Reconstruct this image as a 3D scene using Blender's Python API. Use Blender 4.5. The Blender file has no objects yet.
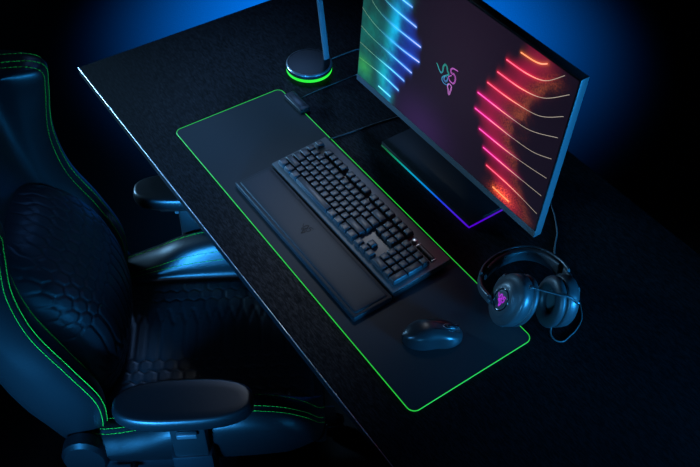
import bpy, bmesh, math, random
import numpy as np
from mathutils import Vector, Matrix, noise
random.seed(4)
sc = bpy.context.scene
COL = sc.collection
Z = 0.75                                   # desk top height

# ------------------------------------------------------------------ helpers
def link(o, parent=None):
    COL.objects.link(o)
    if parent: o.parent = parent
    return o

def obj(name, bm, m, parent=None, smooth=True, loc=None, label=None, auto=None):
    me = bpy.data.meshes.new(name)
    bmesh.ops.recalc_face_normals(bm, faces=bm.faces)
    bm.to_mesh(me); bm.free()
    for ms in (m if isinstance(m, (list, tuple)) else [m]): me.materials.append(ms)
    if smooth:
        for p in me.polygons: p.use_smooth = True
        if auto: me.set_sharp_from_angle(angle=math.radians(auto))
    o = link(bpy.data.objects.new(name, me), parent)
    if loc is not None: o.location = loc
    if label: o['label'] = label
    return o

def tag(o, label=None, cat=None, group=None, kind=None):
    if label: o['label'] = label
    if cat: o['category'] = cat
    if group: o['group'] = group
    if kind: o['kind'] = kind
    return o

def thing(name, label, cat, loc=(0, 0, 0), rz=0, group=None):
    o = link(bpy.data.objects.new(name, None))
    o.empty_display_size = .05
    o.location = loc; o.rotation_euler = (0, 0, rz)
    return tag(o, label, cat, group)

def box(bm, x0, x1, y0, y1, z0, z1, bev=0, seg=2, M=None):
    r = bmesh.ops.create_cube(bm, size=1)
    vs = r['verts']
    bmesh.ops.scale(bm, vec=(x1-x0, y1-y0, z1-z0), verts=vs)
    bmesh.ops.translate(bm, vec=((x0+x1)/2, (y0+y1)/2, (z0+z1)/2), verts=vs)
    if bev:
        es = list({e for v in vs for e in v.link_edges})
        g = bmesh.ops.bevel(bm, geom=es, offset=bev, segments=seg, profile=.5, affect='EDGES', clamp_overlap=True)
        vs = list({v for f in g['faces'] for v in f.verts} | {v for v in vs if v.is_valid})
    if M is not None: bmesh.ops.transform(bm, matrix=M, verts=[v for v in vs if v.is_valid])
    return bm

def BM(): return bmesh.new()

def cr(pts, n=8, closed=False):
    """Catmull-Rom through pts"""
    P = [Vector(p) for p in pts]; out = []
    N = len(P); segs = N if closed else N-1
    for i in range(segs):
        if closed: a, b, c, d = P[(i-1) % N], P[i], P[(i+1) % N], P[(i+2) % N]
        else: a, b, c, d = P[max(i-1, 0)], P[i], P[i+1], P[min(i+2, N-1)]
        for k in range(n):
            t = k/n
            out.append(.5*((2*b)+(c-a)*t+(2*a-5*b+4*c-d)*t*t+(3*b-a-3*c+d)*t**3))
    if not closed: out.append(P[-1].copy())
    return out

def tube(bm, pts, r, seg=8, closed=False, cap=True):
    P = [Vector(p) for p in pts]; n = len(P)
    R = r if isinstance(r, (list, tuple)) else [r]*n
    rings = []; up = None
    for i in range(n):
        if closed: t = P[(i+1) % n]-P[i-1]
        else: t = P[min(i+1, n-1)]-P[max(i-1, 0)]
        t.normalize()
        if up is None:
            up = Vector((0, 0, 1)) if abs(t.z) < .9 else Vector((1, 0, 0))
        s = t.cross(up); s.normalize(); up = s.cross(t); up.normalize()
        rings.append([bm.verts.new(P[i]+R[i]*(math.cos(a)*s+math.sin(a)*up)) for a in [2*math.pi*k/seg for k in range(seg)]])
    m = n if closed else n-1
    for i in range(m):
        a, b = rings[i], rings[(i+1) % n]
        for k in range(seg): bm.faces.new((a[k], a[(k+1) % seg], b[(k+1) % seg], b[k]))
    if cap and not closed:
        bm.faces.new(rings[0][::-1]); bm.faces.new(rings[-1])
    return bm

def lathe(bm, prof, seg=48, M=None, sx=1, sy=1):
    """prof: list of (r,z); revolve about z"""
    rings = []
    for r, z in prof:
        if r < 1e-6: rings.append([bm.verts.new((0, 0, z))])
        else: rings.append([bm.verts.new((r*sx*math.cos(2*math.pi*k/seg), r*sy*math.sin(2*math.pi*k/seg), z)) for k in range(seg)])
    for a, b in zip(rings, rings[1:]):
        for k in range(seg):
            k2 = (k+1) % seg
            if len(a) == 1 and len(b) == 1: continue
            if len(a) == 1: bm.faces.new((a[0], b[k], b[k2]))
            elif len(b) == 1: bm.faces.new((a[k], a[k2], b[0]))
            else: bm.faces.new((a[k], a[k2], b[k2], b[k]))
    if M is not None:
        bmesh.ops.transform(bm, matrix=M, verts=[v for rr in rings for v in rr])
    return bm

def grid(bm, rows, closeU=False):
    V = [[bm.verts.new(p) for p in r] for r in rows]
    for a, b in zip(V, V[1:]):
        n = len(a)
        for k in range(n if closeU else n-1):
            k2 = (k+1) % n
            bm.faces.new((a[k], a[k2], b[k2], b[k]))
    return V

def prism(bm, outline, z0, z1, bev=0, seg=2, M=None):
    vs = [bm.verts.new((x, y, z0)) for x, y in outline]
    f = bm.faces.new(vs)
    e = bmesh.ops.extrude_face_region(bm, geom=[f])
    nv = [g for g in e['geom'] if isinstance(g, bmesh.types.BMVert)]
    bmesh.ops.translate(bm, vec=(0, 0, z1-z0), verts=nv)
    allv = vs+nv
    if bev:
        top = [ed for v in nv for ed in v.link_edges if all(w in nv for w in ed.verts)]
        g = bmesh.ops.bevel(bm, geom=list(set(top)), offset=bev, segments=seg, profile=.5, affect='EDGES', clamp_overlap=True)
        allv = [v for v in allv if v.is_valid]+[v for f in g['faces'] for v in f.verts]
    if M is not None: bmesh.ops.transform(bm, matrix=M, verts=list({v for v in allv if v.is_valid}))
    return bm

def rrect(x0, x1, y0, y1, r, n=8):
    out = []
    for cx, cy, a0 in ((x1-r, y1-r, 0), (x0+r, y1-r, 90), (x0+r, y0+r, 180), (x1-r, y0+r, 270)):
        for k in range(n+1):
            a = math.radians(a0+90*k/n); out.append((cx+r*math.cos(a), cy+r*math.sin(a)))
    return out

def superell(a, b, n=3, k=64):
    o = []
    for i in range(k):
        t = 2*math.pi*i/k; c, s = math.cos(t), math.sin(t)
        o.append((a*math.copysign(abs(c)**(2/n), c), b*math.copysign(abs(s)**(2/n), s)))
    return o

# ------------------------------------------------------------------ materials
def mat(name, col, rough=.5, metal=0, spec=.5, emit=None, es=0, bump=None, coat=0, sheen=0):
    m = bpy.data.materials.new(name); m.use_nodes = True
    nt = m.node_tree; b = nt.nodes['Principled BSDF']
    b.inputs['Base Color'].default_value = (*col, 1)
    b.inputs['Roughness'].default_value = rough
    b.inputs['Metallic'].default_value = metal
    b.inputs['Specular IOR Level'].default_value = spec
    b.inputs['Coat Weight'].default_value = coat
    b.inputs['Sheen Weight'].default_value = sheen
    if emit:
        b.inputs['Emission Color'].default_value = (*emit, 1); b.inputs['Emission Strength'].default_value = es
    if bump:
        sc_, st, dist = bump[:3]; stretch = bump[3] if len(bump) > 3 else (1, 1, 1)
        tc = nt.nodes.new('ShaderNodeTexCoord'); mp = nt.nodes.new('ShaderNodeMapping')
        mp.inputs['Scale'].default_value = stretch
        nz = nt.nodes.new('ShaderNodeTexNoise'); nz.inputs['Scale'].default_value = sc_; nz.inputs['Detail'].default_value = 6
        bp = nt.nodes.new('ShaderNodeBump'); bp.inputs['Strength'].default_value = st; bp.inputs['Distance'].default_value = dist
        nt.links.new(tc.outputs['Object'], mp.inputs[0]); nt.links.new(mp.outputs[0], nz.inputs[0])
        nt.links.new(nz.outputs[0], bp.inputs['Height']); nt.links.new(bp.outputs[0], b.inputs['Normal'])
    return m

def desk_material():
    m = mat('desk_wood', (.02, .02, .022), .42, spec=.15)
    nt = m.node_tree; b = nt.nodes['Principled BSDF']; N = nt.nodes.new; Lk = nt.links.new
    tc = N('ShaderNodeTexCoord'); mp = N('ShaderNodeMapping'); mp.inputs['Scale'].default_value = (1, 5, 1)
    nz = N('ShaderNodeTexNoise'); nz.inputs['Scale'].default_value = 90; nz.inputs['Detail'].default_value = 8; nz.inputs['Roughness'].default_value = .65
    Lk(tc.outputs['Object'], mp.inputs[0]); Lk(mp.outputs[0], nz.inputs[0])
    r = N('ShaderNodeValToRGB'); r.color_ramp.elements[0].position = .44; r.color_ramp.elements[1].position = .68
    r.color_ramp.elements[0].color = (.0015, .0015, .002, 1); r.color_ramp.elements[1].color = (.020, .020, .022, 1)
    Lk(nz.outputs[0], r.inputs[0]); Lk(r.outputs[0], b.inputs['Base Color'])
    r2 = N('ShaderNodeMapRange'); r2.inputs['From Min'].default_value = .35; r2.inputs['From Max'].default_value = .65
    r2.inputs['To Min'].default_value = .75; r2.inputs['To Max'].default_value = .45
    Lk(nz.outputs[0], r2.inputs['Value']); Lk(r2.outputs[0], b.inputs['Roughness'])
    bp = N('ShaderNodeBump'); bp.inputs['Strength'].default_value = .35; bp.inputs['Distance'].default_value = .0006
    Lk(nz.outputs[0], bp.inputs['Height']); Lk(bp.outputs[0], b.inputs['Normal'])
    return m

def attr_emit(name, strength, base=(.003, .003, .003)):
    m = bpy.data.materials.new(name); m.use_nodes = True
    nt = m.node_tree; b = nt.nodes['Principled BSDF']
    b.inputs['Base Color'].default_value = (*base, 1); b.inputs['Roughness'].default_value = .4
    b.inputs['Specular IOR Level'].default_value = .2
    a = nt.nodes.new('ShaderNodeAttribute'); a.attribute_name = 'glowcol'
    nt.links.new(a.outputs['Color'], b.inputs['Emission Color'])
    b.inputs['Emission Strength'].default_value = strength
    return m

M = dict(
    desk=desk_material(),
    desk_edge=mat('desk_edge_band', (.008, .008, .009), .5, spec=.3),
    floor=mat('dark_floor', (.048, .048, .050), .85, spec=.1, bump=(60, .3, .002)),
    mat_cloth=mat('mat_cloth', (.042, .043, .046), .62, spec=.25, bump=(1500, .25, .0003)),
    mat_glow=mat('mat_glow', (.02, .1, .02), .4, emit=(.03, .72, .06), es=.75),
    plastic=mat('black_plastic', (.012, .012, .013), .42, spec=.5, bump=(900, .08, .0003)),
    plastic_soft=mat('soft_black_plastic', (.008, .008, .009), .45, spec=.3),
    gloss=mat('gloss_black', (.01, .01, .012), .15, spec=.6),
    alu=mat('dark_aluminium', (.15, .15, .155), .45, metal=.35, spec=.5),
    key=mat('keycap', (.045, .045, .05), .42, spec=.5),
    rest=mat('wrist_rest_leatherette', (.026, .028, .032), .55, spec=.35, bump=(700, .15, .0004)),
    rest_trim=mat('wrist_rest_trim', (.028, .028, .031), .5, spec=.3),
    logo_dark=mat('debossed_logo', (.006, .006, .007), .6, spec=.2),
    light_metal=mat('light_metal', (.6, .62, .65), .3, metal=.9),
    leather=mat('black_leatherette', (.008, .008, .009), .38, spec=.6, bump=(260, .25, .0008)),
    quilt=mat('quilted_leatherette', (.014, .014, .016), .42, spec=.5, bump=(260, .2, .0008)),
    stitch=mat('green_stitching', (.07, .62, .04), .5, spec=.3),
    pu=mat('soft_pad', (.007, .007, .008), .38, spec=.6),
    frame=mat('black_metal', (.03, .03, .035), .35, metal=.5, spec=.5),
    mon=mat('monitor_metal', (.085, .09, .095), .40, metal=.1),
    bezel=mat('monitor_bezel', (.012, .012, .014), .35),
    stem=mat('grey_painted_metal', (.12, .13, .14), .4),
    mouse=mat('mouse_shell', (.034, .034, .037), .30, spec=.7),
    hs=mat('headset_shell', (.038, .039, .042), .36, spec=.6),
    cushion=mat('headset_cushion', (.032, .032, .035), .45, spec=.5, bump=(400, .2, .0006)),
    purple=mat('purple_light', (.1, .0, .1), .4, emit=(.42, .02, .62), es=.9),
    green_led=mat('green_light', (.02, .1, .02), .4, emit=(.03, .95, .05), es=1.0),
    cable=mat('black_cable', (.09, .09, .09), .5),
    screen=attr_emit('screen_picture', 1.0), lines=attr_emit('screen_neon', 1.25), led=attr_emit('led_strip', .85),
)

LOGO = [[(0.2621, 0.2022), (0.2677, 0.1971), (0.2727, 0.1914), (0.2792, 0.1882), (0.2834, 0.1951), (0.2831, 0.205), (0.2871, 0.2126), (0.2931, 0.2111), (0.2967, 0.2033), (0.3017, 0.1978), (0.2956, 0.1911), (0.2861, 0.1823), (0.2852, 0.1744), (0.2926, 0.1702), (0.3018, 0.1717), (0.3042, 0.1776)],
 [(0.2923, 0.189), (0.2906, 0.1793), (0.2967, 0.1773), (0.3009, 0.1843), (0.2978, 0.1896)],
 [(0.3262, 0.2201), (0.3179, 0.2192), (0.3103, 0.2174), (0.306, 0.2119), (0.3086, 0.205), (0.3163, 0.2069), (0.3219, 0.2018), (0.3224, 0.1934), (0.3192, 0.1862), (0.312, 0.1849), (0.3058, 0.1874), (0.3028, 0.1927), (0.3104, 0.2003)],
 [(0.3062, 0.1774), (0.304, 0.1701), (0.3074, 0.1634), (0.3113, 0.1541), (0.3146, 0.1651), (0.3152, 0.1758), (0.3098, 0.1782), (0.3062, 0.1774)]]
LC = (.300, .187)
def ribbon(bm, pts, w, tip=1.0):
    """flat ribbon through 2D pts at z=0; w half width"""
    n = len(pts); L = []; R_ = []
    for i, p in enumerate(pts):
        t = (pts[min(i+1, n-1)]-pts[max(i-1, 0)]).normalized(); s = Vector((-t.y, t.x, 0))
        ww = w*(tip+(1-tip)*math.sin(math.pi*min(1, .12+i/(n-1)*.88))) if tip < 1 else w
        L.append(bm.verts.new(p+s*ww)); R_.append(bm.verts.new(p-s*ww))
    fs = []
    for i in range(n-1): fs.append(bm.faces.new((L[i], L[i+1], R_[i+1], R_[i])))
    return L, R_
def logo_bm(scale, w, M4, thick=0):
    bm = BM()
    for st in LOGO:
        pts = cr([((x-LC[0])*scale, (y-LC[1])*scale, 0) for x, y in st], 4)
        ribbon(bm, pts, w, .35)
    bmesh.ops.transform(bm, matrix=M4, verts=bm.verts)
    return bm

# ------------------------------------------------------------------ setting
bm = BM(); box(bm, -5, 5, -4, 6, -.1, 0)
tag(obj('floor', bm, M['floor'], smooth=False), 'dark floor under the desk lit by a blue pool of light', kind='structure')

# ------------------------------------------------------------------ desk
desk = thing('desk', 'large black wood-grain desk with a pale lit front edge', 'desk', (0, 0, 0))
X0, X1, Y0, Y1, T = -.357, 1.78, -.088, .735, .022
bm = BM(); box(bm, X0+.001, X1-.001, Y0+.0015, Y1, Z-T, Z, .0012, 2)
obj('desktop', bm, M['desk'], desk, smooth=False)
bm = BM(); box(bm, X0, X1, Y0-.0012, Y0+.0015, Z-T+.001, Z-.0028, .0006, 3)
obj('edge_band', bm, M['desk_edge'], desk, smooth=False)
bm = BM(); tube(bm, [(X0, Y0-.0003, Z-.0011), (X1, Y0-.0003, Z-.0011)], .0011, 12); obj('edge_highlight_strip', bm, M['light_metal'], desk, auto=40, label='thin added strip standing in for the bright highlight along the front edge')  # reflective strip added to make the highlight line on the desk edge
for x in (X0+.16, X1-.2):
    bm = BM(); box(bm, x-.03, x+.03, .46, .52, .03, Z-T, .004)
    box(bm, x-.035, x+.035, .12, .66, .0, .03, .006); box(bm, x-.025, x+.025, .12, .62, Z-T-.03, Z-T, .003)
    obj('leg', bm, M['frame'], desk, auto=30)
bm = BM(); box(bm, X0+.16, X1-.2, .47, .51, Z-T-.05, Z-T-.005, .003)
obj('crossbar', bm, M['frame'], desk, auto=30)

# ------------------------------------------------------------------ mouse mat
W, H = .92, .2937
mm = thing('desk_mat', 'long thin black desk mat with a glowing green edge under the keyboard', 'desk mat', (0, 0, Z))
bm = BM(); prism(bm, rrect(.0015, W-.0015, .0015, H-.0015, .0145), 0, .003, .0008)
obj('cloth', bm, M['mat_cloth'], mm, smooth=False)
cx0, cx1 = .037, .115
o = rrect(.0008, W-.0008, .0008, H-.0008, .016, 10)
pts = [Vector((x, y, .0022)) for x, y in o]
# start at the controller and walk round, leaving its gap
# densify
D = []
for i in range(len(pts)):
    a, b = pts[i], pts[(i+1) % len(pts)]; n = max(1, int((b-a).length/.01))
    for k in range(n): D.append(a.lerp(b, k/n))
far = [i for i, p in enumerate(D) if p.y > H-.003 and cx0 < p.x < cx1]
i0 = max(far)+1
D2 = D[i0:]+D[:min(far)]
bm = BM(); tube(bm, D2, .0010, 8); obj('glowing_edge', bm, M['mat_glow'], mm, label='glowing green edge')
ctl = BM(); box(ctl, cx0, cx1, H-.012, H+.016, .0005, .014, .003, 3)
box(ctl, cx0+.012, cx1-.012, H-.007, H+.011, .0135, .0147, .001)
obj('controller_box', ctl, M['plastic'], mm, auto=30)

# ------------------------------------------------------------------ keyboard
kb = thing('keyboard', 'black mechanical keyboard with full number pad on the green edged mat', 'keyboard', (.2395, .1235, Z+.003), math.radians(.4))
KW, KD = .4535, .1480
slope = math.atan2(.008, KD)
KM = Matrix.Translation((0, 0, .0)) @ Matrix.Rotation(slope, 4, 'X')
bm = BM(); box(bm, 0, KW, 0, KD, .003, .016, .002, 2, KM); obj('case', bm, M['plastic'], kb, auto=30)
bm = BM(); box(bm, .0015, KW-.0015, .001, KD-.001, .016, .0185, .0009, 2, KM); obj('top_plate', bm, M['alu'], kb, auto=30, label='dark grey metal top plate')
for x in (.04, KW-.04):
    bm = BM(); box(bm, x-.014, x+.014, KD-.02, KD-.012, -.0003, .013, .001); obj('foot', bm, M['plastic'], kb, auto=30)
    bm = BM(); box(bm, x-.014, x+.014, .010, .018, -.0003, .005, .001); obj('foot', bm, M['plastic'], kb, auto=30)
U = .01905; KX = (KW-22.5*U)/2; KY = .0105
ROW = [0, 1, 2, 3, 4, 5.25]
def keymesh(w, d, h=.0105):
    bm = BM()
    prof = [(-.0002, 0), (-.0002, .0012), (.0012, h*.75), (.0020, h-.0006), (.0028, h)]
    rows = []
    for ins, z in prof:
        x0, x1, y0, y1 = ins, w-ins, ins*.9, d-ins*1.0
        rows.append([Vector((x, y, z)) for x, y in rrect(x0, x1, y0, y1, .0018, 3)])
    V = grid(bm, rows, True)
    c = bm.verts.new((w/2, d/2, h-.0007))
    top = V[-1]
    for i in range(len(top)): bm.faces.new((top[i], top[(i+1) % len(top)], c))
    bm.faces.new(V[0][::-1])
    bmesh.ops.recalc_face_normals(bm, faces=bm.faces)
    me = bpy.data.meshes.new('keycap'); bm.to_mesh(me); bm.free(); me.materials.append(M['key'])
    for p in me.polygons: p.use_smooth = True
    me.set_sharp_from_angle(angle=math.radians(38))
    return me
layout = []   # (x, row, w, hrows)
x = 0
for w in (1.25, 1.25, 1.25, 6.25, 1.25, 1.25, 1.25, 1.25): layout.append((x, 0, w, 1)); x += w
x = 0
for w in [2.25]+[1]*10+[2.75]: layout.append((x, 1, w, 1)); x += w
x = 0
for w in [1.75]+[1]*11+[2.25]: layout.append((x, 2, w, 1)); x += w
x = 0
for w in [1.5]+[1]*12+[1.5]: layout.append((x, 3, w, 1)); x += w
x = 0
for w in [1]*13+[2]: layout.append((x, 4, w, 1)); x += w
for x in [0, 2, 3, 4, 5, 6.5, 7.5, 8.5, 9.5, 11, 12, 13, 14, 15.25, 16.25, 17.25]: layout.append((x, 5, 1, 1))
for x in (15.25, 16.25, 17.25): layout += [(x, 0, 1, 1), (x, 3, 1, 1), (x, 4, 1, 1)]
layout.append((16.25, 1, 1, 1))
layout += [(18.5, 0, 2, 1), (20.5, 0, 1, 1), (21.5, 0, 1, 2), (21.5, 2, 1, 2)]
for r in (1, 2, 3): layout += [(18.5, r, 1, 1), (19.5, r, 1, 1), (20.5, r, 1, 1)]
layout += [(18.5, 4, 1, 1), (19.5, 4, 1, 1), (20.5, 4, 1, 1), (21.5, 4, 1, 1)]
cache = {}; far_bm = BM()
layout.sort(key=lambda k: -(k[2]*k[3])*1000-(k[0]*.7-ROW[k[1]]*.3))
zp = .0185
for i, (kx, r, w, hr) in enumerate(layout):
    key = (w, hr)
    if key not in cache: cache[key] = keymesh(w*U-.0012, hr*U-.0012)
    me = cache[key]
    p = Vector((KX+kx*U+.0006, KY+ROW[r]*U*.975+.0006, zp+.0025+(.001 if r in (0, 4, 5) else 0)))
    p = KM @ p
    if i < 100:
        o = link(bpy.data.objects.new('keycap', me), kb); o.location = p; o.rotation_euler = (slope, 0, 0)
    else:
        t = BM(); t.from_mesh(me); bmesh.ops.transform(t, matrix=Matrix.Translation(p) @ Matrix.Rotation(slope, 4, 'X'), verts=t.verts)
        tm = bpy.data.meshes.new('t'); t.to_mesh(tm); t.free(); far_bm.from_mesh(tm); bpy.data.meshes.remove(tm)
o = obj('far_keycaps', far_bm, M['key'], kb, auto=38); o['kind'] = 'stuff'
# media button and volume roller above the number pad
by = KY+ROW[5]*U*.975+.0085
bm = BM(); lathe(bm, [(0, .0068), (.0045, .0066), (.0062, .0058), (.0066, .004), (.0066, 0)], 32, KM @ Matrix.Translation((KX+18.75*U+.004, by, zp)))
obj('media_button', bm, M['light_metal'], kb, label='round silver media button')
bm = BM(); box(bm, KX+19.55*U, KX+22.3*U, by-.0065, by+.0065, zp-.0005, zp+.0012, .001, 2, KM); obj('roller_well', bm, M['gloss'], kb, auto=30)
bm = BM()
c = KM @ Vector((KX+19.75*U, by, zp+.001)); d = KM @ Vector((KX+22.05*U, by, zp+.001))
tube(bm, [c, d], .0045, 20)
for k in range(12):
    q = c.lerp(d, (k+.5)/12); tube(bm, [q-Vector((.0007, 0, 0)), q+Vector((.0007, 0, 0))], .0049, 20)
obj('volume_roller', bm, M['alu'], kb, auto=30)
bm = BM()
bm.free()
for xx in (KX+19.62*U, KX+22.2*U):
    bm = BM(); box(bm, xx-.0012, xx+.0012, by-.006, by+.006, zp, zp+.0035, .0006, 2, KM)
    obj('roller_trim', bm, M['light_metal'], kb, auto=30, label='bright metal end cap of the roller')

# wrist rest
wr = thing('wrist_rest', 'padded black wrist rest in front of the keyboard with a faint emblem', 'wrist rest', (.243, .027, Z+.003), math.radians(.4))
WW, WD = .4535, .0935
bm = BM(); box(bm, 0, WW, 0, WD, 0, .0135, .003, 3); obj('base', bm, M['rest_trim'], wr, auto=40)
bm = BM()
rows = []
for ins, z in ((.0075, .0125), (.0075, .0145), (.0085, .0158), (.011, .0165), (.022, .0172), (.038, .0176)):
    rows.append([Vector((x, y, z)) for x, y in rrect(ins, WW-ins, ins, WD-ins, max(.006-ins*.1, .001), 4)])
V = grid(bm, rows, True); bm.faces.new(V[-1])
obj('cushion', bm, M['rest'], wr, auto=60)
bm = logo_bm(.42, .0009, Matrix.Translation((WW*.46, WD*.52, .0179)))
obj('emblem', bm, M['logo_dark'], wr, smooth=False, label='dark three snake emblem')

# ------------------------------------------------------------------ monitor
tl = math.radians(2.6)
mon = thing('monitor', 'wide flat monitor showing neon lines and a snake emblem', 'monitor', (.163, .41, Z))
SM = Matrix.Translation((0, 0, .09)) @ Matrix.Rotation(math.pi/2-tl, 4, 'X')     # screen plane: x right, y up, z towards viewer
MW, MH = .6115, .382
bm = BM(); box(bm, 0, MW, -.004, MH-.004, -.020, -.0002, .0012, 2, SM)
obj('housing', bm, M['mon'], mon, auto=30, label='metal housing')
bm = BM(); box(bm, .10, MW-.10, .05, MH-.08, -.040, -.0195, .012, 3, SM); obj('rear_housing', bm, M['plastic'], mon, auto=30)
bm = BM(); box(bm, .0012, MW-.0012, .013, MH-.0052, -.0008, .0003, 0, 1, SM)
obj('bezel', bm, M['bezel'], mon, smooth=False, label='black bezel round the screen')
bm = BM(); box(bm, .0006, MW-.0006, -.0034, .0125, -.0008, .0006, .0003, 1, SM)
obj('chin', bm, M['mon'], mon, smooth=False, label='grey lower trim bar')

LL = [[(0.1323, 0.2774), (0.1673, 0.2793)], [(0.0797, 0.2497), (0.1064, 0.246), (0.1431, 0.2444), (0.1876, 0.2433)],
 [(0.0342, 0.2258), (0.0577, 0.2146), (0.1018, 0.2072), (0.1599, 0.2067), (0.2084, 0.2073)],
 [(0.0025, 0.1914), (0.0406, 0.1771), (0.0916, 0.1697), (0.1508, 0.1681), (0.2102, 0.1713)],
 [(0.0035, 0.1446), (0.0458, 0.1377), (0.1078, 0.135), (0.1908, 0.1321)],
 [(0.004, 0.1022), (0.0567, 0.0996), (0.1243, 0.0995), (0.1705, 0.0981)],
 [(0.0057, 0.0617), (0.0912, 0.0664), (0.1556, 0.0633)], [(0.0837, 0.0305), (0.1306, 0.0299)]]
LL[0] = [(.110, .282), (.1323, .2795), (.1673, .2793)]
# lines above the frame of the photo continue the same rhythm
LL.insert(0, [(.075, .338), (.098, .326), (.125, .3175), (.150, .316)])
LL.insert(0, [(.100, .362), (.118, .355), (.135, .353)])
RL = [[(0.4703, 0.3504), (0.5022, 0.3521), (0.5205, 0.3563), (0.5346, 0.3648)], [(0.4414, 0.3176), (0.4969, 0.32), (0.5401, 0.3324), (0.5767, 0.3663)],
 [(0.4263, 0.2812), (0.4925, 0.2842), (0.546, 0.2986), (0.597, 0.339)], [(0.4073, 0.2452), (0.4746, 0.2471), (0.5461, 0.2588), (0.598, 0.2924)],
 [(0.388, 0.2092), (0.4812, 0.2112), (0.5377, 0.2179), (0.5991, 0.2449)], [(0.3891, 0.1712), (0.4537, 0.172), (0.4988, 0.1732), (0.555, 0.1789), (0.5992, 0.1947)],
 [(0.4111, 0.1347), (0.4882, 0.1358), (0.5472, 0.1408), (0.6009, 0.1482)], [(0.432, 0.1009), (0.5188, 0.1007), (0.6013, 0.1029)],
 [(0.4503, 0.0672), (0.529, 0.0649), (0.6024, 0.0565)], [(0.4795, 0.0303), (0.5286, 0.0287)]]
def lerp3(stops, t):
    for (a, ca), (b, cb) in zip(stops, stops[1:]):
        if t <= b:
            k = 0 if b == a else max(0, min(1, (t-a)/(b-a)))
            return tuple(ca[j]*(1-k)+cb[j]*k for j in range(3))
    return stops[-1][1]
LST = [(.0, (.42, .62, .36)), (.05, (.30, .75, .55)), (.085, (.12, .80, .80)), (.13, (.08, .62, 1.0)), (.165, (.16, .35, 1.0)), (.21, (.45, .42, 1.0))]
def line_cols(side, pts, v):
    out = []
    if side == 0:
        for p in pts:
            c = lerp3(LST, p.x)
            if v < .07: c = tuple(c[j]*.5+(.1, .9, .05)[j]*.5 for j in range(3)) if p.x < .05 else c
            out.append(c)
    else:
        hot = (1.0, .03, .36) if .09 < v < .24 else ((1.0, .05, .14) if v < .345 and v > .05 else (1.0, .22, .06))
        warm = (1.0, .30, .20) if v > .06 else (1.0, .42, .14)
        x0 = pts[0].x
        st = [(x0, hot), (x0+.035, hot), (x0+.075, warm), (x0+.105, (.75, .62, .48)), (.7, (.62, .60, .52))]
        for p in pts: out.append(lerp3(st, p.x))
    return out
neon = []
for side, G in ((0, LL), (1, RL)):
    for ln in G:
        bm = BM(); cl = bm.verts.layers.float_color.new('glowcol')
        pts = cr([(x, y, .0012) for x, y in ln], 10)
        if side == 0: pts = pts[::-1]                      # start at the bright end
        cols = line_cols(side, pts, ln[-1 if side == 0 else 0][1])
        n = len(pts); Lv = []; tot = 0
        for i, p in enumerate(pts):
            t = (pts[min(i+1, n-1)]-pts[max(i-1, 0)]).normalized(); s = Vector((-t.y, t.x, 0))
            if i: tot += (pts[i]-pts[i-1]).length
            k = max(0, min(1, 1-(tot-.05)/.06)); w = .00048+.00092*k
            a = bm.verts.new(p+s*w); b = bm.verts.new(p-s*w); mid = bm.verts.new(p)
            br = .55+.75*k
            c = cols[i]; hot = tuple(min(1.1, q*br+(.14 if side else .10)*k) for q in c)
            mid[cl] = (*hot, 1); a[cl] = (*[q*br for q in c], 1); b[cl] = (*[q*br for q in c], 1)
            Lv.append((a, mid, b))
        for q, r_ in zip(Lv, Lv[1:]):
            bm.faces.new((q[0], q[1], r_[1], r_[0])); bm.faces.new((q[1], q[2], r_[2], r_[1]))
        bmesh.ops.transform(bm, matrix=SM, verts=bm.verts); neon.append((bm, side))
# picture on the screen: glow field
NX, NY = 400, 232
sx0, sx1, sy0, sy1 = .0035, MW-.0035, .0135, MH-.0085
gx = np.linspace(sx0, sx1, NX); gy = np.linspace(sy0, sy1, NY); GX, GY = np.meshgrid(gx, gy)
img = np.zeros((NY, NX, 3)); img[:] = (.0072, .0045, .012)
img += (np.exp(-((GX-.33)/.15)**2-((GY-.25)/.2)**2)*.55)[..., None]*np.array((.016, .007, .016))
img += (np.exp(-((GX-.24)/.09)**2-((GY-.02)/.07)**2))[..., None]*np.array((.02, .006, .045))
nz = np.array([[noise.fractal(Vector((x*14, y*14, 3.1)), .8, 2.2, 5) for x in gx] for y in gy])
nf = np.array([[noise.noise(Vector((x*330, y*330, 9))) for x in gx] for y in gy])
sm = np.clip(.62+.55*nz, .12, 1.6)
def add(a, col): 
    global img
    img = img+a[..., None]*np.array(col)
def segd(x0, y0, x1, y1):
    dx, dy = x1-x0, y1-y0; t = np.clip(((GX-x0)*dx+(GY-y0)*dy)/(dx*dx+dy*dy+1e-12), 0, 1)
    return np.hypot(GX-x0-t*dx, GY-y0-t*dy)
def smooth(a, b, x):
    t = np.clip((x-a)/(b-a), 0, 1); return t*t*(3-2*t)
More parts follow.
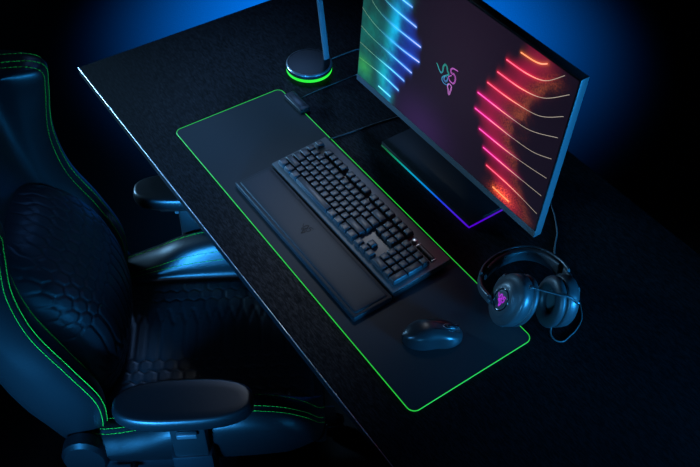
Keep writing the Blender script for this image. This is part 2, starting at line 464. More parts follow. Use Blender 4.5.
# left: cyan column, green outer side, blue inner side
cen = np.interp(GY, [.0, .05, .11, .2, .3], [.108, .10, .097, .120, .132])+.008*nz
vf = smooth(.42, .22, GY)*.35+.65
add(np.exp(-((GX-cen)/.024)**2)*(.10+.90*sm**1.5)*vf, (.0, .42, .52))
add(smooth(.15, .10, GX)*(.15+.85*sm**1.6)*vf, (.0, .085, .085))
add(smooth(.085, .04, GX)*sm*vf*smooth(.30, .2, GY), (.0, .05, .02))
add(np.exp(-((GX-.02)/.03)**2-((GY-.050)/.022)**2)*sm, (.03, .26, .0))
le = np.interp(GY, [.03, .063, .098, .132, .171, .207, .243, .28, .316], [.135, .156, .171, .19, .21, .208, .188, .167, .15])
add(smooth(.09, .125, GX)*smooth(.004, -.03, GX-le)*(.35+.65*sm), (.0, .03, .30))
for ln in LL:
    pts = cr([(x, y, 0) for x, y in ln], 3); d = np.minimum.reduce([segd(a.x, a.y, b.x, b.y) for a, b in zip(pts, pts[1:])])
    k = smooth(.06, .13, GX)*smooth(.006, -.006, GX-ln[-1][0])
    add(np.exp(-(d/.0040)**2)*k, (.03, .20, .62)); add(np.exp(-(d/.012)**2)*k*smooth(.12, .2, GX)*.7, (.01, .02, .24))
# right: pink near the line starts, red smoke, orange dust
edge = np.interp(GY, [l[0][1] for l in RL][::-1], [l[0][0] for l in RL][::-1])
cen = edge+.088+.02*nz
sp = np.clip(1+2.6*nf, .05, 3)
add(np.exp(-((GX-cen)/.022)**2)*sm*sp*smooth(.375, .33, GY)*(.45+.55*smooth(.05, .2, GY)), (.13, .024, .006))
add(np.exp(-((GX-cen-.012)/.010)**2)*sm*smooth(.36, .3, GY)*(.35+.65*smooth(.15,.25,GY)), (.15, .035, .012))
add(np.exp(-((GX-edge-.045)/.035)**2)*smooth(-.002, .02, GX-edge)*(.4+.6*sm), (.26, .004, .03))
for ln in RL:
    v = ln[0][1]; hot = (.62, .0, .15) if .09 < v < .24 else ((.62, .01, .04) if .05 < v < .345 else (.4, .08, .01))
    pts = cr([(x, y, 0) for x, y in ln], 3); d = np.minimum.reduce([segd(a.x, a.y, b.x, b.y) for a, b in zip(pts, pts[1:])])
    k = smooth(-.008, .004, GX-ln[0][0])*smooth(.13, .05, GX-ln[0][0])
    add(np.exp(-(d/.0038)**2)*k*.8, hot); add(np.exp(-(d/.011)**2)*k*.16, hot)
add(np.exp(-((GX-.51)/.03)**2-((GY-.03)/.018)**2)*sm*sp, (.8, .07, .015))
img = np.clip(img, 0, 3)
V = [SM @ Vector((x, y, .0007)) for y in gy for x in gx]
F = [(j*NX+i, j*NX+i+1, (j+1)*NX+i+1, (j+1)*NX+i) for j in range(NY-1) for i in range(NX-1)]
me = bpy.data.meshes.new('screen'); me.from_pydata(V, [], F); me.materials.append(M['screen'])
at_ = me.attributes.new('glowcol', 'FLOAT_COLOR', 'POINT')
at_.data.foreach_set('color', np.concatenate([img, np.ones((NY, NX, 1))], 2).astype(np.float32).ravel())
scr = link(bpy.data.objects.new('screen', me), mon); scr['label'] = 'lit screen with neon streaks'
for bm, side in neon: obj('neon_line', bm, M['lines'], scr, smooth=False, label='blue neon line' if side == 0 else 'red neon line')
# emblem on the screen
bm = BM(); cl = bm.verts.layers.float_color.new('glowcol')
for k, st in enumerate(LOGO):
    pts = cr([(x, y, .0014) for x, y in st], 5)
    for off in (-.0011, .0011):
        q = []
        for i, p in enumerate(pts):
            t = (pts[min(i+1, len(pts)-1)]-pts[max(i-1, 0)]).normalized(); q.append(p+Vector((-t.y, t.x, 0))*off*1.15*math.sin(math.pi*min(.94, .06+i/(len(pts)-1))))
        a, b = ribbon(bm, q, .00055)
        for i, v in enumerate(a+b):
            f = min(1, max(0, (.2022-v.co.y)/.03)) if k == 0 else 0
            c = ((.03+.02*f, .42-.15*f, .36+.2*f), (.08, .25, .6), (.55, .13, .60), (.62, .20, .68))[k]
            v[cl] = (*[x*.85 for x in c], 1)
bmesh.ops.transform(bm, matrix=SM, verts=bm.verts)
obj('emblem', bm, M['lines'], scr, smooth=False, label='cyan and pink three snake emblem')

# stand: base wedge with led strip, column
bx0, bx1, by0, by1 = .311-.163, .6275-.163, .379-.41, .60-.41
bm = BM(); box(bm, bx0, bx1, by0, by1, .0045, .0145, .0012, 2); obj('base_plate', bm, M['plastic_soft'], mon, auto=30)
bm = BM(); cl = bm.verts.layers.float_color.new('glowcol')
path = [Vector((bx0+.002, by0+.10, .0022)), Vector((bx0+.002, by0+.001, .0022))]
n = 40
path = [Vector((bx0+.001+(bx1-bx0-.002)*i/n, by0+.001, .003)) for i in range(n+1)]+[Vector((bx1-.001, by0+.001+.15*i/12, .003)) for i in range(1, 13)]
tube(bm, path, .0028, 8)
LS = [(0, (.0, .05, .006)), (.08, (.0, .18, .03)), (.2, (.0, .36, .20)), (.35, (.0, .42, .62)), (.55, (.0, .26, .85)), (.7, (.01, .05, .85)), (.85, (.07, .01, .80)), (1.0, (.10, .0, .75)), (1.5, (.09, .0, .55))]
for v in bm.verts:
    t = (v.co.x-bx0)/(bx1-bx0)+(v.co.y-by0)/(bx1-bx0)*(1 if v.co.x > bx1-.01 else 0)
    v[cl] = (*lerp3(LS, t), 1)
obj('led_strip', bm, M['led'], mon, label='light strip running green to blue to violet')
bm = BM(); box(bm, (bx0+bx1)/2-.035, (bx0+bx1)/2+.035, .085, .105, .0145, .30, .004, 2); box(bm, (bx0+bx1)/2-.04, (bx0+bx1)/2+.04, .055, .10, .23, .31, .006, 2)
obj('stand_column', bm, M['plastic'], mon, auto=30)
bm = BM(); box(bm, bx0+.02, bx1-.02, by0+.02, by1-.01, 0, .0046); obj('base_underside', bm, M['plastic'], mon, smooth=False)

# ------------------------------------------------------------------ lamp
lamp = thing('desk_lamp', 'thin stemmed desk lamp on a round black base with green underglow', 'lamp', (-.0287, .3989, Z))
bm = BM(); lathe(bm, [(0, .0225), (.050, .0225), (.0565, .0215), (.0585, .019), (.0585, .0100), (.056, .0084), (0, .0084)], 64); obj('base', bm, M['plastic_soft'], lamp, auto=40)
bm = BM(); lathe(bm, [(.0545, .0226), (.0565, .0222), (.0580, .0205), (.0588, .0188), (.0583, .0186), (.0560, .0214), (.0545, .0222)], 64); obj('rim', bm, M['light_metal'], lamp, label='thin bright rim')
bm = BM(); lathe(bm, [(0, 0), (.0560, 0), (.0582, .0014), (.0582, .0072), (.0560, .0082), (0, .0082)], 64); obj('light_ring', bm, M['green_led'], lamp, auto=40, label='glowing green ring')
a = Vector((.0130, .0450, .0225)); bvec = Vector((-.20, .0, 1)); top = a+bvec.normalized()*.42
bm = BM(); 
for k in (0,):
    m4 = Matrix.Translation(a) @ bvec.to_track_quat('Z', 'Y').to_matrix().to_4x4()
    box(bm, -.0075, .0075, -.004, .004, -.002, .43, .002, 2, m4)
obj('stem', bm, M['stem'], lamp, auto=30)
bm = BM(); box(bm, top.x-.36, top.x+.03, top.y-.02, top.y+.02, top.z, top.z+.014, .005, 3); obj('head', bm, M['plastic'], lamp, auto=30)

# ------------------------------------------------------------------ cables
def cable(name, pts, r, label, n=8, m='cable'):
    bm = BM(); tube(bm, cr(pts, n), r, 8); return tag(obj(name, bm, M[m]), label, 'cable')
z = Z+.0016
cable('keyboard_cable', [(.226, .2755, Z+.010), (.227, .290, Z+.004), (.229, .31, z), (.2345, .357, z), (.240, .41, z), (.2506, .4795, z), (.27, .60, z), (.30, .72, z)], .0015, 'thin black cable running from the back of the keyboard under the monitor')
cable('mat_cable', [(.060, .3100, Z+.006), (.060, .318, z), (.0575, .36, z), (.058, .43, z), (.0591, .4902, z), (.07, .62, z), (.09, .72, z)], .0011, 'thin cable running from the desk mat controller box back past the lamp')
cable('lamp_cable', [(-.0300, .4577, Z+.004), (-.0310, .466, z+.0002), (-.031, .50, z+.0004), (-.0285, .5521, z), (-.01, .64, z), (.02, .73, z)], .0017, 'dark cable leaving the back of the round lamp base')
cable('headset_cable', [(.655, .60, z), (.668, .58, z), (.690, .566, z), (.7096, .5537, z), (.7421, .5282, z), (.7640, .502, z), (.782, .482, z), (.81, .466, z), (.855, .455, z), (.90, .435, z), (.935, .408, z), (.9500, .3780, z), (.9543, .355, z), (.9560, .338, z), (.9480, .3270, z+.001), (.936, .326, z+.002), (.926, .332, Z+.006), (.9200, .3400, Z+.014)], .0015, 'thin cable looping under the headset and round to behind the monitor')

# ------------------------------------------------------------------ mouse
ang = math.atan2(.87, .49)
ms = thing('mouse', 'black wireless computer mouse on the bare right end of the mat', 'mouse', (.8085, .1330, Z+.003), ang-math.pi/2)
def mouse_pt(u, s):
    """u 0..1 rear to front, s -1..1 across over the top"""
    y = -.058+.117*u
    w = .0305*(1-abs(2*u-1)**2.7)**.47*(1-.10*math.exp(-((u-.55)/.16)**2))+.0005
    hgt = .0400*(math.sin(math.pi*min(1, (u*.92+.05)))**.55)*(1-.32*u*u)+.001
    th = math.pi*(1-(s+1)/2); c, sn = math.cos(th), math.sin(th)
    x = w*math.copysign(abs(c)**.72, c); zz = .001+hgt*abs(sn)**.78
    waist = 1-.08*math.exp(-((zz-.014)/.008)**2)*(1 if abs(c) > .4 else .3)
    return Vector((x*waist, y, zz))
bm = BM()
rows = []
for i in range(49):
    u = .5-.5*math.cos(math.pi*i/48); u = .002+.996*u
    rows.append([mouse_pt(u, -1+2*k/40) for k in range(41)])
V = grid(bm, rows); bmesh.ops.holes_fill(bm, edges=[e for e in bm.edges if e.is_boundary])
obj('shell', bm, M['mouse'], ms, auto=50)
bm = BM(); box(bm, -.0016, .0016, .006, .050, .0275, .0335, .0008); 
lathe(bm, [(0, -.0036), (.0085, -.0036), (.0098, -.002), (.0098, .002), (.0085, .0036), (0, .0036)], 24, Matrix.Translation((0, .034, .0275)) @ Matrix.Rotation(math.pi/2, 4, 'Y'))
obj('scroll_wheel', bm, M['gloss'], ms, auto=30)
bm = BM(); tube(bm, [Vector((-.0052, .046, .0289)), Vector((-.0052, .024, .0348)), Vector((0, .018, .0362)), Vector((.0052, .024, .0348)), Vector((.0052, .046, .0289))], .0006, 6)
obj('wheel_trim', bm, M['light_metal'], ms, label='thin shiny trim round the scroll wheel')
for s in (-1, 1):
    bm = BM(); pts = [mouse_pt(.5+.022*k, s*(-.035)*0+s*.10)+Vector((0, 0, .0004)) for k in range(0, 22)]
    tube(bm, pts, .0005, 5); obj('button_seam', bm, M['gloss'], ms)
bm = BM()
for u0, u1 in ((.42, .56), (.58, .72)):
    pts = [mouse_pt(u0+(u1-u0)*k/6, -.70) for k in range(7)]; tube(bm, pts, .0021, 8)
obj('side_buttons', bm, M['gloss'], ms)

# ------------------------------------------------------------------ headset
hs = thing('headset', 'black over ear headset with purple lit emblem lying on the desk corner of the mat', 'headset', (0, 0, 0))
def frame(o, n, upv=(0, 0, 1)):
    n = Vector(n).normalized(); u = Vector(upv); u = (u-n*u.dot(n)).normalized(); r = u.cross(n)
    m4 = Matrix((r, u, n)).transposed().to_4x4(); m4.translation = o; return m4
def cup(center, nrm, lit):
    F4 = frame(Vector(center), nrm) @ Matrix.Diagonal((1, 1, .84, 1))          # local z = outward normal, y up
    sx, sy = .90, 1.17
    bm = BM(); lathe(bm, [(0, .034), (.026, .034), (.0295, .0330), (.036, .0275), (.0415, .0225), (.0465, .0205), (.0485, .0175), (.0495, .008), (.0495, -.005), (.0480, -.0078), (.044, -.009), (0, -.009)], 56, F4, sx, sy)
    shell = obj('ear_cup', bm, M['hs'], hs, auto=50)
    bm = BM(); lathe(bm, [(.0205, .0338), (.0225, .0352), (.0245, .0348), (.0255, .0330)], 48, F4, .8, 1)
    obj('ring', bm, M['gloss'], shell)
    bm = BM(); rows = []
    for i in range(56):
        a = 2*math.pi*i/56
        rows.append([F4 @ Vector(((.036+.0135*math.cos(b))*sx*math.cos(a), (.036+.0135*math.cos(b))*sy*math.sin(a), -.019+.0120*math.sin(b))) for b in [2*math.pi*k/16 for k in range(16)]])
    rows.append(rows[0]); grid(bm, rows, True); bmesh.ops.remove_doubles(bm, verts=bm.verts, dist=1e-6)
    obj('ear_cushion', bm, M['cushion'], hs)
    bm = BM(); lathe(bm, [(0, -.012), (.034, -.012), (.034, -.010), (0, -.010)], 40, F4, sx, sy); obj('speaker_cloth', bm, M['cable'], hs, auto=30)
    if lit:
        e = obj('emblem', logo_bm(.37, .0013, F4 @ Matrix.Translation((0, 0, .0348))), M['purple'], shell, smooth=False, label='glowing purple three snake emblem')
    return F4
nL = Vector((-.26, -.86, .40)).normalized(); nR = Vector((.34, .86, -.16)).normalized()
CL = Vector((.8560, .2850, Z+.0605)); CR = Vector((.9060, .3560, Z+.0600))
FL = cup(CL, nL, True); FR = cup(CR, nR, False)
# headband ribbon
hp = [(.829, .250, Z+.060), (.792, .262, Z+.050), (.757, .298, Z+.036), (.7425, .345, Z+.028), (.7440, .392, Z+.0225), (.760, .425, Z+.0215), (.792, .443, Z+.025), (.838, .441, Z+.034), (.884, .420, Z+.046), (.911, .404, Z+.058)]
def sweep(bm, pts, w, t, wv, r=.3, taper=None):
    n = len(pts); rows = []
    for i, p in enumerate(pts):
        tg = (pts[min(i+1, n-1)]-pts[max(i-1, 0)]).normalized(); W_ = Vector(wv); W_ = (W_-tg*W_.dot(tg)).normalized(); N_ = tg.cross(W_)
        k = taper(i/(n-1)) if taper else (1, 1)
        rows.append([p+W_*x*k[0]+N_*y*k[1] for x, y in superell(w, t, 3.2, 20)])
    V = grid(bm, rows, True); bm.faces.new(V[0][::-1]); bm.faces.new(V[-1]); return bm
wv = (.05, -.05, 1)
P = cr(hp, 8)
bm = BM(); sweep(bm, P[12:-12], .0185, .0035, wv); obj('headband', bm, M['hs'], hs, auto=50)
C_ = Vector((.84, .35, Z+.04))
inner = [p+(C_-p).normalized()*.0095 for p in P]
bm = BM(); sweep(bm, inner[16:-16], .0165, .0072, wv, taper=lambda t: (1, .45+.55*math.sin(math.pi*min(1, max(0, t)))**.4)); obj('headband_pad', bm, M['cushion'], hs, auto=60)
for sgn, seg in ((0, P[:16]), (1, P[-16:])):
    bm = BM(); sweep(bm, seg, .0105, .0046, wv); obj('slider', bm, M['hs'], hs, auto=50)
    F4 = FL if sgn == 0 else FR
    bm = BM()   # yoke arc behind the cup
    pts = []
    toward = (F4.inverted() @ (seg[0] if sgn == 0 else seg[-1])); a0 = math.atan2(toward.y, toward.x)
    for k in range(21):
        a = a0-1.35+2.7*k/20; pts.append(F4 @ Vector((.0505*.92*math.cos(a), .0505*1.06*math.sin(a), .013-.004*math.cos(a-a0))))
    tube(bm, pts, .0034, 8)
    tube(bm, [pts[10], seg[0] if sgn == 0 else seg[-1]], .0065, 10)
    obj('yoke', bm, M['hs'], hs)
bm = BM(); mp_ = cr([(.9430, .3600, Z+.088), (.9435, .3500, Z+.106), (.9340, .3380, Z+.116), (.9245, .3275, Z+.118), (.9032, .3096, Z+.120), (.8850, .2965, Z+.120)], 8)
mb = obj('microphone_boom', tube(bm, mp_, .0021, 8), M['hs'], hs)
bm = BM(); tube(bm, cr([(.8870, .2980, Z+.120), (.8830, .2948, Z+.120), (.8790, .2918, Z+.1198)], 4), [.002, .003, .0038, .0042, .0044, .0044, .0042, .0036, .002], 10); obj('microphone_tip', bm, M['cushion'], mb)
bm = BM(); tube(bm, [Vector((.9430, .3600, Z+.093)), Vector((.9360, .3720, Z+.078))], .0055, 14); obj('boom_socket', bm, M['gloss'], mb)

# ------------------------------------------------------------------ chair
th = math.radians(59.3)
ch = thing('gaming_chair', 'black quilted gaming chair with green stitching pulled up to the desk', 'chair', (.365, -.165, 0), th-math.pi/2)
def interp(tab, n):
    """Catmull-Rom through rows of numbers"""
    N = len(tab); out = []
    for i in range(N-1):
        a, b, c, d = tab[max(i-1, 0)], tab[i], tab[i+1], tab[min(i+2, N-1)]
        for k in range(n):
            t = k/n; out.append([.5*(2*b[j]+(c[j]-a[j])*t+(2*a[j]-5*b[j]+4*c[j]-d[j])*t*t+(3*b[j]-a[j]-3*c[j]+d[j])*t**3) for j in range(len(b))])
    out.append(list(tab[-1])); return out
#        z    w     f1    fp
lev = [(.42, .205, -.200, -.235), (.50, .232, -.176, -.235), (.60, .244, -.170, -.262), (.71, .246, -.204, -.285), (.82, .240, -.246, -.305), (.93, .238, -.257, -.325),
       (1.03, .242, -.242, -.338), (1.078, .241, -.236, -.346), (1.098, .234, -.258, -.352), (1.106, .222, -.300, -.357), (1.118, .198, -.345, -.366), (1.16, .160, -.378, -.384), (1.25, .142, -.405, -.410), (1.33, .128, -.428, -.432), (1.362, .085, -.455, -.455)]
L2 = interp(lev, 8)
def bsec(z, w, f1, fp):
    d = max(.02, (f1-fp)); fb = fp-.075
    half = [(0, fp), (w*.45, fp+.002), (w-.098, fp+.012), (w-.080, fp+d*.55), (w-.050, f1-.007), (w-.020, f1), (w-.004, f1-.007), (w+.010, f1-.035), (w+.014, (f1+fb)/2), (w-.002, fb+.02), (w-.05, fb), (w*.4, fb-.012), (0, fb-.014)]
    return half
NS = 5
rows = []; marks = []
for z_, w, f1, fp in L2:
    h = cr([(x, y, z_) for x, y in bsec(z_, w, f1, fp)], NS)
    rows.append(h+[Vector((-p.x, p.y, p.z)) for p in h[-2:0:-1]])
bm = BM(); V = grid(bm, rows, True); bm.faces.new(V[0][::-1]); bm.faces.new(V[-1])
back = obj('backrest', bm, M['leather'], ch, label='tall winged black backrest')
def stitch_row(bm, pts, r=.0011, dash=.0075, gap=.0018):
    P = []; 
    acc = [0]
    for a, b in zip(pts, pts[1:]): acc.append(acc[-1]+(b-a).length)
    tot = acc[-1]
    def atl(s):
        for i in range(len(acc)-1):
            if s <= acc[i+1]: 
                d = acc[i+1]-acc[i]; return pts[i].lerp(pts[i+1], 0 if d == 0 else (s-acc[i])/d)
        return pts[-1]
    s = 0
    while s < tot:
        e = min(tot, s+dash); q = [atl(s), atl((s+e)/2), atl(e)]
        if (q[2]-q[0]).length > 1e-4: tube(bm, q, r, 5)
        s += dash+gap
n = len(rows[0])
def on_surf(idx, off=.0009, lo=0, hi=None, src=None):
    src = src or rows; hi = hi or len(src); out = []
    nn = len(src[0])
    for i in range(lo, hi):
        r_ = src[i]; p = r_[idx % nn]; t = r_[(idx+1) % nn]-r_[(idx-1) % nn]
        v = src[min(i+1, len(src)-1)][idx % nn]-src[max(i-1, 0)][idx % nn]
        nrm = t.cross(v); 
        if nrm.length > 0: nrm.normalize()
        c = Vector((0, sum(q.y for q in r_)/nn, p.z))
        kk = min(idx % nn, nn-idx % nn)
        if (nrm.y < 0 if kk <= 26 else nrm.dot(p-c) < 0): nrm = -nrm
        out.append(p+nrm*off)
    return out
for sgn, ks in ((1, (30, 26, 19, 18)), (-1, (31, 24, 21))):
    for k in ks:
        bm = BM(); stitch_row(bm, on_surf(k if sgn > 0 else n-k, .0006, 4, 84), .0008)
        obj('stitching', bm, M['stitch'], back, label='green stitch line')

def hexd(a, b):
    def cell(a, b):
        ga = (a % 1)-.5; gb = (b % 1.7320508)-.8660254; return ga, gb
    g1 = cell(a, b); g2 = cell(a-.5, b-.8660254)
    g = g1 if g1[0]**2+g1[1]**2 < g2[0]**2+g2[1]**2 else g2
    x, y = abs(g[0]), abs(g[1]); return .5-max(x, x*.5+y*.8660254)
def quiltf(a, b, pitch, lo, hi):
    """a across, b along: cells stretched between lo and hi"""
    s = pitch*1.15
    if b < lo: bb = (b-lo)/s
    elif b > hi: bb = .8660254*1.0+(b-hi)/s
    else: bb = (b-lo)/(hi-lo)*.8660254
    d = hexd(a/pitch, bb+.2886751)
    k = min(1, d/.13); return k*(2-k)
# lumbar pad
bm = BM(); rows2 = []
NU, NV = 120, 170
def lumb(a, b):
    """a -1..1 across, b 0..1 bottom to top"""
    zc = .445+.455*b
    prof = [(0, -.180), (.1, -.155), (.3, -.139), (.5, -.147), (.65, -.168), (.78, -.200), (.9, -.248), (1, -.310)]
    for (b0, f0), (b1, f1_) in zip(prof, prof[1:]):
        if b <= b1: 
            t = (b-b0)/(b1-b0); f = f0+(f1_-f0)*t; break
    hw = .178*(1-max(0, (b-.55)/.45)**3.0*.55)*(1-.12*max(0, (.15-b)/.15)**2)
    return zc, f, hw
prof_s = [lumb(0, j/NV)[1] for j in range(NV+1)]
for _ in range(60): prof_s = [prof_s[0]]+[(prof_s[i-1]+prof_s[i]*2+prof_s[i+1])/4 for i in range(1, NV)]+[prof_s[-1]]
for j in range(NV+1):
    b = j/NV; zc, _, hw = lumb(0, b); f = prof_s[j]; r = []
    for i in range(NU+1):
        a = -1+2*i/NU
        x = hw*a
        roll = (1-abs(a)**4.5)**.5 if abs(a) < 1 else 0
        back_f = f-.085*(1-.3*b)
        edge = min(1, b/.06, (1-b)/.07); edge = (1-(1-edge)**2)**.5
        y = back_f+(f-back_f)*(.0+roll*edge)-.018*abs(a)**2
        q = quiltf(x, zc, .0265, .575, .715)*.0046*min(1, roll*1.3)*edge
        r.append(Vector((x, y+q, zc)))
    rows2.append(r)
grid(bm, rows2)
lum = obj('lumbar_pad', bm, M['quilt'], ch, label='quilted lumbar pad with long hexagon cells')

# seat: loft of sections along y
slev = [(-.245, .205, .450, .470), (-.20, .240, .462, .482), (-.15, .250, .466, .496), (-.10, .254, .468, .515), (-.04, .256, .470, .543), (.04, .257, .470, .563), (.12, .257, .470, .568), (.19, .253, .468, .548), (.238, .244, .462, .508), (.266, .228, .442, .458), (.282, .205, .415, .420)]
S2 = interp(slev, 8)
def ssec(y, w, zc, zb):
    lo = .385+max(0, (y-.2))*.35
    half = [(0, zc), (w*.4, zc), (w-.080, zc), (w-.068, zc+(zb-zc)*.42), (w-.046, zb-.008), (w-.018, zb), (w+.008, zb-.008), (w+.026, zb-.034), (w+.026, (zb+lo)/2), (w+.005, lo+.01), (w-.05, lo), (0, lo)]
    return half
srows = []
for y, w, zc, zb in S2:
    h = cr([(x, y, zz) for x, zz in ssec(y, w, zc, zb)], NS)
    srows.append(h+[Vector((-p.x, p.y, p.z)) for p in h[-2:0:-1]])
bm = BM(); V = grid(bm, srows, True); bm.faces.new(V[0][::-1]); bm.faces.new(V[-1])
seat = obj('seat', bm, M['leather'], ch, label='wide black seat with raised side bolsters')
ns = len(srows[0])
def seat_line(idx, off=.0008):
    out = []
    for i in range(4, len(srows)-2):
        r_ = srows[i]; p = r_[idx % ns]; t = r_[(idx+1) % ns]-r_[(idx-1) % ns]; nrm = Vector((t.z, 0, -t.x)).normalized()
        c = Vector((0, p.y, .44))
        if (nrm.z < 0 if min(idx, ns-idx) <= 26 else nrm.dot(p-c) < 0): nrm = -nrm
        out.append(p+nrm*off)
    return out
for sgn in (1, -1):
    for k in ((21, 26, 28) if sgn > 0 else (16, 18, 27)):
        bm = BM(); stitch_row(bm, seat_line(k if sgn > 0 else ns-k), .0007); obj('stitching', bm, M['stitch'], seat, label='green stitch line')
bm = BM(); rows3 = []
NU, NV = 150, 110
for j in range(NV+1):
    y = -.215+.475*j/NV
    zc = .472-(max(0, y-.17)/.09)**2*.014; r = []
    for i in range(NU+1):
        a = -1+2*i/NU; x = .172*a
        e = min(1, (1-abs(a))/.12, j/NV/.05, (1-j/NV)/.07); e = (1-(1-max(0, e))**2)**.5
        q = quiltf(y, x, .0285, -.085, .055)*.0028*e
        r.append(Vector((x, y, zc-.012+.014*e+q)))
    rows3.append(r)
grid(bm, rows3)
obj('seat_panel', bm, M['quilt'], seat, label='quilted centre panel of long hexagon cells')

# armrests
for s in (1, -1):
    cxp, cyp = s*.290, (.005 if s > 0 else -.010)
    arm = link(bpy.data.objects.new('armrest', None), ch); arm.location = (cxp, cyp, 0); arm.rotation_euler = (0, 0, 0)
    bm = BM(); rows = []
    out = superell(.050, .134, 2.7, 72)
    for sc_, z_ in ((.80, .637), (.93, .640), (.985, .648), (1.0, .657), (.985, .6655), (.945, .672), (.89, .6752), (.82, .676), (.5, .6755)):
        rows.append([Vector((x*sc_+.0*y, y*(1-(1-sc_)*.45), z_)) for x, y in out])
    V = grid(bm, rows, True); bm.faces.new(V[-1]); bm.faces.new(V[0][::-1])
    obj('arm_pad', bm, M['pu'], arm, auto=60)
    bm = BM(); box(bm, -.032, .032, -.075, .055, .622, .643, .004, 2); obj('pad_carrier', bm, M['plastic'], arm, auto=30)
    bm = BM(); box(bm, -.022, .022, -.035, .035, .47, .625, .006, 2); obj('arm_post', bm, M['plastic'], arm, auto=30)
    bm = BM(); box(bm, -.027, .027, -.042, .042, .36, .50, .008, 2)
    box(bm, min(-s*.20, s*.02), max(-s*.20, s*.02), -.04, .04, .352, .375, .006, 2); obj('arm_bracket', bm, M['frame'], arm, auto=30)
    bm = BM(); box(bm, s*.024, s*.034, -.02, .02, .585, .60, .003); tube(bm, [Vector((-.02*1, -.038, .608)), Vector((.02, -.038, .608))], .005, 8); obj('height_lever', bm, M['light_metal'], arm, auto=30)
# hinge covers and recline lever
for s in (1, -1):
    bm = BM()
    m4 = Matrix.Translation((s*.262, -.225, .44)) @ Matrix.Rotation(math.pi/2, 4, 'Y')
    lathe(bm, [(0, -.02), (.045, -.02), (.052, -.012), (.052, .012), (.045, .02), (0, .02)], 32, m4, 1.25, .9); obj('hinge_cover', bm, M['plastic_soft'], ch, auto=40)
    bm = BM(); box(bm, s*.262-.006, s*.262+.006, -.26, .02, .37, .41, .004); obj('side_rail', bm, M['frame'], ch, auto=30)
bm = BM(); tube(bm, cr([(.27, -.13, .40), (.31, -.13, .41), (.335, -.145, .42), (.345, -.19, .425)], 6), .008, 12); obj('recline_lever', bm, M['plastic_soft'], ch)
bm = BM(); box(bm, -.11, .11, -.15, .13, .335, .385, .01, 2); obj('tilt_mechanism', bm, M['frame'], ch, auto=30)
bm = BM(); tube(bm, [(0, 0, .10), (0, 0, .22)], .030, 24); tube(bm, [(0, 0, .22), (0, 0, .345)], .015, 20); obj('gas_lift', bm, M['frame'], ch, auto=30)
base = link(bpy.data.objects.new('wheel_base', None), ch)
bm = BM(); lathe(bm, [(0, .125), (.045, .125), (.055, .11), (.055, .07), (0, .07)], 32); obj('hub', bm, M['frame'], base, auto=30)
for k in range(5):
    a = math.radians(72*k+20); d = Vector((math.cos(a), math.sin(a), 0)); sd = Vector((-d.y, d.x, 0))
    bm = BM(); rows = []
    for t in (0, .3, .7, 1):
        c = d*(.04+.28*t)+Vector((0, 0, .105-.022*t)); w = .032-.010*t; h_ = .022-.008*t
        rows.append([c+sd*x+Vector((0, 0, y)) for x, y in superell(w, h_, 4, 16)])
    V = grid(bm, rows, True); bm.faces.new(V[0][::-1]); bm.faces.new(V[-1]); obj('spoke', bm, M['frame'], base, auto=40)
    bm = BM(); c = d*.315
    for off in (-.014, .014):
        m4 = Matrix.Translation(c+sd*off+Vector((0, 0, .031))) @ sd.to_track_quat('Z', 'Y').to_matrix().to_4x4()
        lathe(bm, [(0, -.009), (.026, -.009), (.030, -.005), (.030, .005), (.026, .009), (0, .009)], 24, m4)
    tube(bm, [c+Vector((0, 0, .035)), c+Vector((0, 0, .075))], .006, 8)
    obj('caster', bm, M['plastic'], base, auto=40)

# ------------------------------------------------------------------ lights
def area(name, loc, target, size, power, col, sy=None, spread=None):
    l = bpy.data.lights.new(name, 'AREA'); l.energy = power; l.color = col; l.size = size
    if sy: l.shape = 'RECTANGLE'; l.size_y = sy
    if spread: l.spread = math.radians(spread)
    o = link(bpy.data.objects.new(name, l)); o.location = loc
    o.rotation_euler = (Vector(target)-Vector(loc)).to_track_quat('-Z', 'Y').to_euler(); return o
def spot(name, loc, target, power, col, deg=60, blend=1, rad=.05):
    l = bpy.data.lights.new(name, 'SPOT'); l.energy = power; l.color = col; l.spot_size = math.radians(deg); l.spot_blend = blend; l.shadow_soft_size = rad
    o = link(bpy.data.objects.new(name, l)); o.location = loc
    o.rotation_euler = (Vector(target)-Vector(loc)).to_track_quat('-Z', 'Y').to_euler(); return o
BLUE = (.02, .28, 1.0); CY = (.10, .48, 1.0); COOL = (.35, .62, 1.0)
spot('floor_glow_light', (-1.02, 1.30, 1.22), (-1.02, 1.30, 0), 1200, (.0, .21, 1.0), 90, 1, .1)
spot('key_light', (-1.3, 1.0, 2.3), (.08, .08, .75), 72, (.20, .44, 1.0), 22, 1, .25)
spot('neutral_light', (-.45, .78, 2.4), (.49, .10, .75), 44, (.80, .88, 1.0), 15.5, 1, .15)
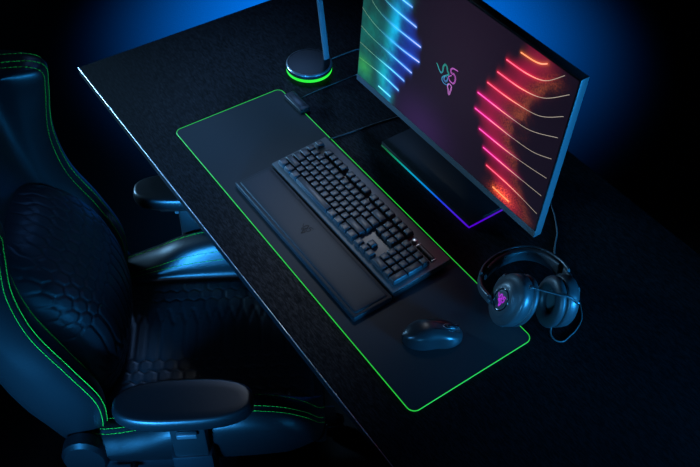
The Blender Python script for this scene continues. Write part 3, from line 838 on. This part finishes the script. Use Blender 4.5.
area('left_blue_light', (-1.55, -1.0, 1.12), (-.22, -.09, .75), .45, 2.4, (.25, .6, 1.0), spread=28)
area('right_blue_light', (2.3, .60, .95), (.8, .42, 1.0), .35, 6, (.02, .36, 1.0), spread=50)
area('front_blue_light', (1.50, -1.45, .84), (.24, -.14, .62), .30, 4.4, (.03, .36, 1.0), spread=32)
spot('headset_fill', (1.75, -.85, 1.02), (.885, .330, .825), 190, (.06, .44, 1.0), 10, 1, .16)  # added spot, aimed only at the headset to brighten its cups
spot('mouse_fill', (.62, -1.35, 1.25), (.795, .115, .785), 230, (.08, .42, 1.0), 5, 1, .16)  # added narrow spot that puts the blue highlight on the mouse
spot('chair_fill', (-.15, .95, 2.25), (.17, -.33, .80), 13, (.10, .32, 1.0), 18, 1, .15)  # weak spot added to lift the lumbar pad out of the dark
spot('seat_fill', (1.0, -1.0, 2.3), (.34, -.14, .50), 7, (.30, .48, .85), 26, 1, .12)  # added soft spot so the seat quilting shows
spot('wing_fill', (2.0, -.25, 1.45), (.36, -.52, .88), 24, (.02, .36, 1.0), 13, 1, .10)  # added spot to brighten the front band of the backrest wing

w = bpy.data.worlds.new('w'); sc.world = w; w.use_nodes = True
w.node_tree.nodes['Background'].inputs[0].default_value = (.05, .12, .3, 1); w.node_tree.nodes['Background'].inputs[1].default_value = .008

# ------------------------------------------------------------------ camera
cam = bpy.data.cameras.new('camera'); co = link(bpy.data.objects.new('camera', cam))
R = Matrix(((.5718, .8201, .0213), (.6131, -.4099, -.6754), (-.5451, .3993, -.7372)))
right, down, fwd = R[0].normalized(), R[1], R[2].normalized()
down = fwd.cross(right).normalized()
m4 = Matrix((right, -down, -fwd)).transposed().to_4x4(); m4.translation = Vector((1.5002, -.5748, 2.1049))
co.matrix_world = m4
cam.sensor_width = 36; cam.lens = 866.74/700*36; cam.clip_start = .05
sc.camera = co
vs = sc.view_settings
sc.display_settings.display_device = 'sRGB'
vs.view_transform = 'Standard'; vs.look = 'None'; vs.gamma = 1; vs.exposure = 0; vs.use_curve_mapping = False
